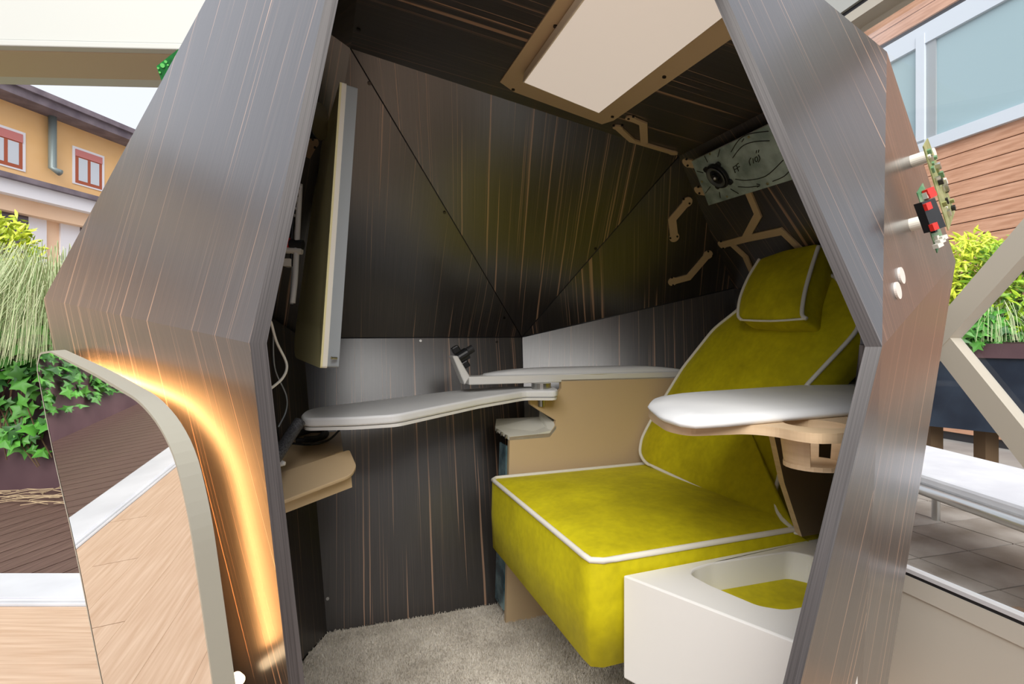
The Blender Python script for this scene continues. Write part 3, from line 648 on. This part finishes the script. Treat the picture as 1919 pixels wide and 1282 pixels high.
ex = bmesh.ops.extrude_face_region(bm, geom=bm.faces[:]); bmesh.ops.translate(bm, vec=(0, 0, -.014), verts=[g_ for g_ in ex['geom'] if isinstance(g_, bmesh.types.BMVert)])
bm.verts.index_update(); mk('plywood_tray', [v_.co.copy() for v_ in bm.verts], [tuple(v_.index for v_ in f_.verts) for f_ in bm.faces], M_PLY, na); bm.free()
pad = [on(zp(ztp), *q) for q in ((1216, 757), (1226, 747), (1245, 741), (1602, 717), (1680, 716), (1670, 760), (1600, 766), (1440, 779), (1352, 787), (1288, 790), (1240, 776))]
cushion('arm_pad', pad, UP, .011, .009, M_LEATH, na, fl=.02, exp=6, edge=.004)
# cradle under the ring
cz = ztp-.026
cr = empty('cup_cradle', cc-UP*.06, parent=na)
slab('cradle_base', [cc+V((math.cos(a_)*.044, math.sin(a_)*.040, 0))-UP*.058 for a_ in [2*math.pi*k/24 for k in range(24)]], UP*-.007, M_PLY, cr)
for a0, a1 in ((2.55, 4.05), (5.3, 6.75), (.9, 2.1)):
    o_, i_ = [], []
    for k in range(9):
        a_ = a0+(a1-a0)*k/8; tp_ = .9+.1*abs(k-4)/4
        o_.append(V((math.cos(a_), math.sin(a_), 0)))
    top = [cc+p*.048-UP*.014 for p in o_]; bot = [cc+p*.042-UP*.060 for p in o_]
    n_ = len(o_); vs_ = top+bot+[cc+p*.044-UP*.014 for p in o_]+[cc+p*.038-UP*.060 for p in o_]; fs = []
    for i in range(n_-1): fs += [(i, i+1, n_+i+1, n_+i), (2*n_+i, 2*n_+i+1, 3*n_+i+1, 3*n_+i), (i, i+1, 2*n_+i+1, 2*n_+i), (n_+i, n_+i+1, 3*n_+i+1, 3*n_+i)]
    fs += [(0, n_, 3*n_, 2*n_), (n_-1, 2*n_-1, 4*n_-1, 3*n_-1)]
    mk('cradle_wall', vs_, fs, M_PLY, cr)
NPp = (S(0, -.02, 0), -e1)
sp = [on(NPp, 1447, 800), on(NPp, 1470, 905), on(NPp, 1503, 1006), S(.60, -.02, on(NPp, 1503, 1006).z), S(.60, -.02, on(NPp, 1447, 800).z)]
M_BROWN = mat('taupe_panel', (.20, .145, .085), .5)
slab('side_support', sp, e1*.014, (M_BROWN, M_PLY), na)

# ------------------------------------------------------------------ white storage box with recessed tray
zb = .421
bx0 = on(zp(zb), 1168, 1078); bx1 = on(zp(zb), 1484, 1200); bx2 = on(zp(zb), 1530, 1009)
stb = empty('storage_box', (bx0+bx1)/2-UP*.42, 'white lacquered storage box with an open rounded tray, beside the seat', 'storage box')
bx1e = bx0+(bx1-bx0)*1.03; far = bx0+(bx2-bx0)*1.05; fr2 = V((.50, .74, zb))
outer = [bx0, bx1e, fr2, far]
hole = [on(zp(zb), *q) for q in ((1294, 1076), (1300, 1066), (1330, 1056), (1480, 1033), (1525, 1042), (1560, 1080), (1530, 1132), (1470, 1142), (1420, 1134), (1330, 1096))]
hole = fillet(hole, .012)
bm = bmesh.new(); ov = [bm.verts.new(p) for p in outer]; iv2 = [bm.verts.new(p) for p in hole]
for L_ in (ov, iv2):
    for i in range(len(L_)): bm.edges.new((L_[i], L_[(i+1) % len(L_)]))
bmesh.ops.triangle_fill(bm, use_beauty=True, edges=bm.edges[:])
zlow = bx0.z-.185
lov = [bm.verts.new(V((v_.co.x, v_.co.y, zlow))) for v_ in ov]
hc_ = sum(hole, V())/len(hole); liv = [bm.verts.new(hc_+(v_.co-hc_)*.93+V((0, 0, -.055))) for v_ in iv2]
for U_, D_ in ((ov, lov), (iv2, liv)):
    for i in range(len(U_)): j = (i+1) % len(U_); bm.faces.new((U_[i], U_[j], D_[j], D_[i]))
bm.faces.new(lov); bm.verts.index_update()
mk('box_body', [v_.co.copy() for v_ in bm.verts], [tuple(v_.index for v_ in f_.verts) for f_ in bm.faces], M_WHITE, stb, bevel=.003)
floorp = [v_.co.copy() for v_ in liv]; bm.free()
slab('velvet_liner', [p+UP*.004 for p in floorp], UP*-.006, M_VEL, stb)

# ------------------------------------------------------------------ monitor seen from behind
nt_, nb_ = P(637, 152, 1.0), P(600, 690, 1.0); ft_, fb_ = P(597, 290, 1.38), P(547, 668, 1.38)
mon = empty('monitor', (nb_+fb_)/2, 'tall cream-backed monitor with ivory and grey edge, facing the chair', 'monitor')
nm = (fb_-nb_).cross(nt_-nb_).normalized(); nm = nm if nm.x > 0 else -nm
back = fillet([nt_, nb_, fb_, ft_], [.004, .006, .10, .03], 8)
slab('back_cover', back, nm*.004, M_CREAM, mon)
slab('bezel_lip', [p+nm*.004 for p in back], nm*.009, M_LIP, mon)
slab('screen_frame', [p+nm*.013+(sum(back, V())/len(back)-p).normalized()*.002 for p in back], nm*.022, M_GREYP, mon)
slab('screen', [p+nm*.0352+(sum(back, V())/len(back)-p).normalized()*.015 for p in back], nm*.001, M_BLACK, mon)
cyl('screw', P(621, 671, 1.005)+nm*.01, P(621, 671, 1.0), .003, M_STEEL, mon, seg=10)
# mount rail, cables and clips behind the monitor
mt = empty('monitor_mount', P(556, 440, 1.12), 'white and black mounting rail with clips squeezed behind the monitor', 'mount')
MTD = 1.08
for name, pts, r, m in (('rail', ((562, 345), (557, 440), (553, 520), (548, 568)), .006, M_WHITE), ('rail', ((556, 400), (555, 470)), .005, M_STEEL), ('cable_tail', ((550, 500), (546, 570)), .004, M_GREYP), ('cable_tail', ((560, 350), (548, 420), (546, 500)), .003, M_BLACK)):
    tube(name, [P(*q, MTD) for q in pts], r, m, mt)
cyl('clamp_barrel', P(544, 457, MTD), P(568, 459, MTD), .010, M_RUB, mt); cyl('clamp_cap', P(537, 455, MTD), P(544, 456, MTD), .011, M_RED, mt)
cyl('cross_arm', P(535, 469, MTD), P(566, 471, MTD), .007, M_LIP, mt); box('terminal_block', P(541, 493, MTD), (.014, .02, .016), M_LIP, mt)
for k in range(5): box('wire_clip', P(556-2*k, 352+13*k, MTD-.01), (.010, .008, .006), M_STEEL, mt)
# round loudspeaker on the left wall, only its rim peeks out
LWf = off(LW, .01)
ls = empty('round_speaker', P(593, 228, 1.10), 'round black speaker pod with silver rim behind the monitor\'s top corner', 'speaker')
ca, cb = P(570, 226, 1.15), P(598, 228, 1.145)
cyl('speaker_body', ca, cb, .037, mat('gunmetal_gloss', (.03, .045, .05), .25), ls, seg=32); cyl('silver_rim', cb, cb+(cb-ca).normalized()*.003, .039, M_STEEL, ls, seg=32)

# ------------------------------------------------------------------ brackets
def strip(pln, pts, w_, thick=.005, lift=0):
    p = [on(pln, *q)+pln[1]*lift for q in pts]; n = pln[1]; L_, R_ = [], []
    for i in range(len(p)):
        d0 = (p[i]-p[i-1]).normalized() if i else None; d1 = (p[i+1]-p[i]).normalized() if i < len(p)-1 else None
        d = ((d0 or d1)+(d1 or d0)).normalized(); s = d.cross(n); k = 1/max(.5, s.dot((d1 or d0).cross(n))); L_.append(p[i]+s*(w_*k)); R_.append(p[i]-s*(w_*k))
    A_ = L_+R_[::-1]; return prism([q+n*thick for q in A_], A_)
def discd(pln, q, r, thick=.005):
    c = on(pln, *q); n = pln[1]; u = n.orthogonal().normalized(); s = n.cross(u)
    A_ = [c+(u*math.cos(2*math.pi*k/20)+s*math.sin(2*math.pi*k/20))*r for k in range(20)]; return prism([p+n*(thick+.0001) for p in A_], A_)
def bracket(pln, strokes, w_, discs, rd, holes, lab, name='bracket'):
    c = on(pln, *strokes[0][0]) if strokes else on(pln, *discs[0]); e = empty(name, c, lab, 'bracket', 'beige mounting brackets')
    v, f = merge(*([strip(pln, s_, w_, lift=.0002*i) for i, s_ in enumerate(strokes)]+[discd(pln, d, rd) for d in discs])); mk('strap', v, f, M_BEIGE, e)
    for h in holes: screw(off(pln, .005), *h, .0032, e)
    return e
CEo, T4o, T3o = off(CE, .001), off(T4, .001), off(T3, .001)
bracket(CEo, [((1158, 237), (1185, 262), (1262, 285)), ((1182, 220), (1206, 230), (1208, 266))], .0105, [(1158, 237), (1182, 220), (1262, 285)], .0135, [(1150, 235), (1166, 234), (1178, 222), (1187, 218)], 'beige forked bracket on the ceiling edge beside the lamp plate')
bracket(T3o, [((1287, 378), (1259, 411), (1263, 444))], .0125, [(1287, 378), (1263, 444)], .0165, [(1281, 373), (1292, 381), (1256, 446), (1269, 443)], 'beige kinked strap just below the speaker plate')
bracket(T3o, [((1326, 477), (1290, 519), (1260, 527))], .012, [(1326, 477), (1260, 527)], .016, [(1327, 471), (1336, 479), (1259, 520), (1261, 534)], 'beige kinked strap lowest on the wall, left of the headrest')
bracket(T4o, [((1354, 458), (1400, 446), (1466, 432), (1505, 470)), ((1400, 350), (1422, 402), (1398, 446)), ((1372, 456), (1398, 480), (1420, 530))], .0115, [(1354, 458)], .0155, [(1351, 452), (1356, 465)], 'beige three-armed bracket running behind the headrest')
bracket(off(LW, .002), [((586, 266), (572, 292))], .012, [(586, 266)], .014, [(586, 261), (590, 276)], 'small beige strap beneath the round speaker on the left wall')
# speaker plate in the upper corner
SPn = off(T4, .035)
sp_ = empty('speaker_plate', on(SPn, 1380, 310), 'galvanised plate with a car speaker and black marker scribbles, upper right corner', 'speaker')
slab('sheet', [on(SPn, *q) for q in ((1296, 303), (1328, 385), (1520, 326), (1520, 195))], -SPn[1]*.008, (M_GALV, M_LIP), sp_)
for q in ((1288, 304), (1310, 356)):
    v, f = merge(strip(off(SPn, -.010), (q, (q[0]+14, q[1]+2)), .014), discd(off(SPn, -.010), q, .0145)); mk('mounting_tab', v, f, M_BEIGE, sp_)
    screw(off(SPn, -.004), q[0]-1, q[1]-6, .003, sp_); screw(off(SPn, -.004), q[0]+1, q[1]+6, .003, sp_)
sc_ = on(SPn, 1347, 328); sn = SPn[1]
cyl('speaker_ring', sc_, sc_+sn*.010, .038, M_BLACK, sp_, seg=36, bevel=.003)
u_ = (on(SPn, 1420, 300)-sc_).normalized(); w2 = sn.cross(u_)
for a_ in (45, 135, 225, 315):
    d = u_*math.cos(math.radians(a_))+w2*math.sin(math.radians(a_)); cyl('mounting_ear', sc_+d*.041, sc_+d*.041+sn*.007, .0075, M_BLACK, sp_, seg=14)
vs_, fs = [], []
prof = [(.031, .012), (.030, .015), (.027, .013), (.0145, .006), (.013, .006)]
for r_, h_ in prof:
    for k in range(32): a_ = 2*math.pi*k/32; vs_.append(sc_+(u_*math.cos(a_)+w2*math.sin(a_))*r_+sn*h_)
for i in range(len(prof)-1):
    for k in range(32): fs.append((i*32+k, i*32+(k+1) % 32, (i+1)*32+(k+1) % 32, (i+1)*32+k))
mk('cone', vs_, fs, mat('grey_cone', (.10, .11, .115), .25), sp_, smooth=True)
cyl('tweeter_ring', sc_+sn*.005, sc_+sn*.016, .0135, M_BLACK, sp_, seg=28, r2=.012); cyl('tweeter_dome', sc_+sn*.015, sc_+sn*.020, .006, M_STEEL, sp_, seg=20, r2=.003)
for q in ((1331, 288), (1316, 340), (1363, 368), (1404, 256), (1439, 344)): screw(SPn, *q, .003, sp_, mat('brass_screw', (.6, .52, .28), .3, .9))
ink = [((1370, 285), (1385, 262), (1405, 251), (1440, 246)), ((1373, 296), (1390, 275), (1412, 266), (1442, 264)), ((1378, 336), (1400, 338), (1435, 330), (1468, 300)), ((1383, 350), (1403, 351), (1424, 348)), ((1448, 340), (1470, 330), (1486, 312)), ((1320, 292), (1326, 304)), ((1349, 280), (1345, 294)), ((1306, 321), (1318, 324)), ((1331, 350), (1322, 362)), ((1348, 360), (1350, 371)), ((1369, 354), (1384, 363)), ((1394, 260), (1390, 266)), ((1424, 346), (1418, 345)), ((1424, 348), (1419, 351)),
       ((1374, 313), (1378, 324)), ((1374, 313), (1380, 310)), ((1376, 318), (1381, 316)), ((1380, 310), (1384, 321)), ((1380, 309), (1384, 306)), ((1382, 314), (1386, 312)),
       ((1407, 296), (1404, 302), (1406, 310)), ((1411, 297), (1412, 306)), ((1415, 296), (1418, 294), (1420, 299), (1418, 303), (1415, 301), (1415, 296)), ((1421, 290), (1424, 297), (1421, 304)), ((1418, 282), (1417, 287)), ((1422, 281), (1421, 286))]
ink_v, ink_f = [], []
for k, s_ in enumerate(ink):
    pts = smoothline([on(off(SPn, .0006), *q) for q in s_], 5) if len(s_) > 2 else [on(off(SPn, .0006), *q) for q in s_]
    tube('marker_stroke', pts, .0011, M_MARK, sp_, seg=5, n=0)

# ------------------------------------------------------------------ ceiling lamp
CL = off(CE, .004)
cl = empty('ceiling_lamp', on(CE, 1150, 100), 'flat opal ceiling lamp on a beige plate inside the pod', 'ceiling lamp')
CH = off(CE, .03)
dq = [on(CH, *q) for q in ((979, 155), (1122, 213), (1352, 36))]; dq[2] = dq[1]+(dq[2]-dq[1])*1.12; dq.append(dq[0]+(dq[2]-dq[1]))
pts = [on(CL, *q) for q in ((937, 154), (962, 172), (1128, 233), (1150, 226), (1372, 72))]
p5 = pts[-1]+(dq[2]-dq[1])*.10; p6 = p5+(dq[0]-dq[1])*1.45; pts += [p5, p6]
slab('mounting_plate', pts, -CE[1]*.004, M_BEIGE, cl)
slab('diffuser_frame', dq, -CE[1]*.024, M_LAMPF, cl, bevel=.002)
cq = sum(dq, V())/4; slab('diffuser', [p+(cq-p).normalized()*.008+CE[1]*.0015 for p in dq], -CE[1]*.004, M_LAMP, cl)
for q in ((1041, 48), (962, 167), (1245, 143), (1148, 218)): screw(CL, *q, .0042, cl)

# ------------------------------------------------------------------ footrest shelf with cables on the left
fr_ = empty('foot_shelf', P(590, 900, 1.12), 'beige ledge with raised lip mounted low on the left wall', 'shelf')
lipz = P(600, 885, 1.10)
LP_ = pl(P(535, 932, 1.0), P(655, 843, 1.24), P(668, 872, 1.16))
lipo = fillet([on(LP_, *q) for q in ((480, 900), (655, 842), (668, 872), (660, 889), (480, 958))], [0, .012, .012, .02, 0])
slab('lip_board', lipo, -LP_[1]*.008, M_BEIGE, fr_, bevel=.002)
ap0, ap1 = on(off(LP_, -.010), 660, 888), on(off(LP_, -.010), 480, 958)
ap1 = on(off(LP_, -.010), 470, 955)
slab('apron', [on(off(LP_, -.011), 658, 888), on(off(LP_, -.011), 470, 955), on(off(LP_, -.011), 470, 955)+UP*-.032, on(off(LP_, -.011), 660, 888)+UP*-.03], V((-.006, .014, 0)), M_BEIGE, fr_)
tz = P(600, 850, 1.3).z
slab('tray', [on(zp(tz), *q) for q in ((500, 900), (643, 845), (637, 802), (525, 800))], UP*-.01, M_BEIGE, fr_)
for k, (pts, r) in enumerate(((((545, 822), (560, 812), (600, 806), (612, 814), (590, 824), (555, 826)), .007), (((540, 830), (580, 833), (615, 825), (638, 804)), .003), (((548, 815), (575, 806), (605, 804), (600, 818), (570, 822)), .006))):
    o = tube('cable_coil', [on(zp(tz+.012+.006*k), *q) for q in pts], r, M_RUB); tag(o, ('thick black cable loop lying on the beige ledge', 'thin black cable curving along the right of the beige ledge', 'upper black cable loop piled on the beige ledge')[k], 'cable', 'cables on the ledge')
o = tube('braided_cable', [P(562, 790, 1.13), P(545, 815, 1.10), P(522, 850, 1.02), P(500, 880, .98)], .013, noisy('braided_sleeve', (.02, .02, .024), (.10, .10, .11), 300, .6)); tag(o, 'thick grey braided cable sleeve dropping beside the leaf tip', 'cable')
o = tube('white_cable', [P(500, 590, .95), P(508, 605, .98), P(518, 640, 1.0), P(537, 682, 1.02), P(530, 708, 1.0), P(505, 730, .97)], .0026, M_LIP); tag(o, 'thin white cable looping down the dark left wall', 'cable')
o = tube('grey_cable', [P(512, 625, 1.1), P(515, 690, 1.12), P(536, 740, 1.15), P(536, 770, 1.16), P(522, 800, 1.12)], .0016, M_GREYP); tag(o, 'hair-thin grey cable behind the white cable', 'cable')
o = cyl('plug', P(520, 868, 1.03), P(534, 869, 1.03), .009, M_WHITE, seg=16, r2=.004); tag(o, 'small white plug tip on the beige ledge', 'plug')

# ------------------------------------------------------------------ circuit boards on the outside
M_PCB = noisy('circuit_board_olive', (.22, .25, .08), (.42, .42, .20), 60, .4); M_PCB2 = noisy('circuit_board_green', (.03, .22, .08), (.35, .42, .28), 30, .4)
M_CONN = mat('cream_connector', (.75, .74, .66), .5); M_CHIP = mat('black_chip', (.02, .02, .022), .4)
Vn = VV[1]
def pcb(quad, h, m, lab, post, seedn, ncomp, pats, turn=0):
    PP = off(VV, h); c = on(PP, quad[0][0]+20, quad[0][1]+60); Vn = (VV[1]+(CAM-c).normalized()*turn).normalized(); PP = (c, Vn); c = on(PP, *quad[0]); e = empty('circuit_board', c, lab, 'circuit board', 'circuit boards on the pod')
    q = [on(PP, *p) for p in quad]; slab('board', q, -Vn*.0016, m, e)
    X = (q[-2]-q[1]).normalized(); Y = Vn.cross(X); O = sum(q, V())/len(q); Lx = (q[-2]-q[1]).length
    random.seed(seedn)
    for k in range(ncomp):
        t_ = (k+.5)/ncomp*.84+.08; s_ = random.uniform(-.4, .4); sz = (random.uniform(.004, .011), random.uniform(.003, .007), random.uniform(.002, .007))
        pos = q[0].lerp(q[-1], t_)*(.5-s_)+q[1].lerp(q[-2], t_)*(.5+s_)
        box('component', pos+Vn*(sz[2]/2), sz, random.choice(pats), e, ax=(X, Y, Vn))
    a_ = on(VV, *post); hit = PP; cyl('standoff', a_, a_+VV[1]*(h-.004), .0105, M_LIP, e); return e, q, X, Y, PP
pcb([(1731, 274), (1739, 259), (1790, 397), (1778, 432)], .037, M_PCB, 'olive circuit board on a standoff, upper of the two on the pod\'s right', (1708, 303), 3, 22, [M_CHIP, M_CONN, M_PCB, M_STEEL, M_PCB2])
e, q, X, Y, PP = pcb([(1719, 361), (1730, 343), (1766, 440), (1757, 474)], .037, M_PCB2, 'green circuit board with red switches, lower of the two on the pod\'s right', (1706, 422), 5, 5, [M_CONN, M_CHIP], .6)
Vn = PP[1]
PB = off(PP, .004)
slab('connector_block', [on(off(PP, .012), *p) for p in ((1727, 379), (1752, 371), (1773, 424), (1747, 434))], -Vn*.012, M_BLACK, e)
for p in ((1738, 387), (1750, 425)): box('switch', on(off(PP, .014), *p), (.010, .009, .006), M_RED, e, ax=(X, Y, Vn))
for p in ((1740, 358), (1744, 366)): box('terminal', on(off(PP, .005), *p), (.007, .013, .008), M_RED, e, ax=(X, Y, Vn))
for p in ((1762, 452), (1758, 460), (1766, 446)): box('header_pin', on(off(PP, .006), *p), (.006, .010, .008), M_CONN, e, ax=(X, Y, Vn))
Vn = VV[1]
bt = empty('push_button_pair', on(VV, 1682, 530), 'pair of small oval white buttons on the pod\'s right flank', 'buttons')
for p in ((1687, 517), (1680, 545)): c = on(VV, *p); cyl('button', c, c+Vn*.003, .0125, mat('ivory_button', (.88, .80, .74), .35), bt, seg=24)
# green board peeking over the left flank
gp = P(313, 122, 1.14); ge = empty('circuit_board', gp, 'bright green circuit board corner peeking past the pod\'s upper left edge', 'circuit board', 'circuit boards on the pod')
M_PCB3 = noisy('circuit_board_bright', (.004, .10, .02), (.01, .22, .04), 40, .35)
GPl = pl(P(293, 124, 1.12), P(334, 92, 1.12), P(302, 149, 1.13)); slab('board', [on(GPl, *p) for p in ((293, 124), (334, 92), (370, 130), (340, 190), (302, 150))], -GPl[1]*.002, M_PCB3, ge)
for p, r in (((305, 123), .0045), (((311, 116)), .003), ((297, 128), .0022), ((300, 136), .002), ((315, 122), .002)): c = on(GPl, *p); cyl('component', c, c+GPl[1]*.002, r, mat('bright_solder', (.15, .6, .15), .3), ge, seg=14)
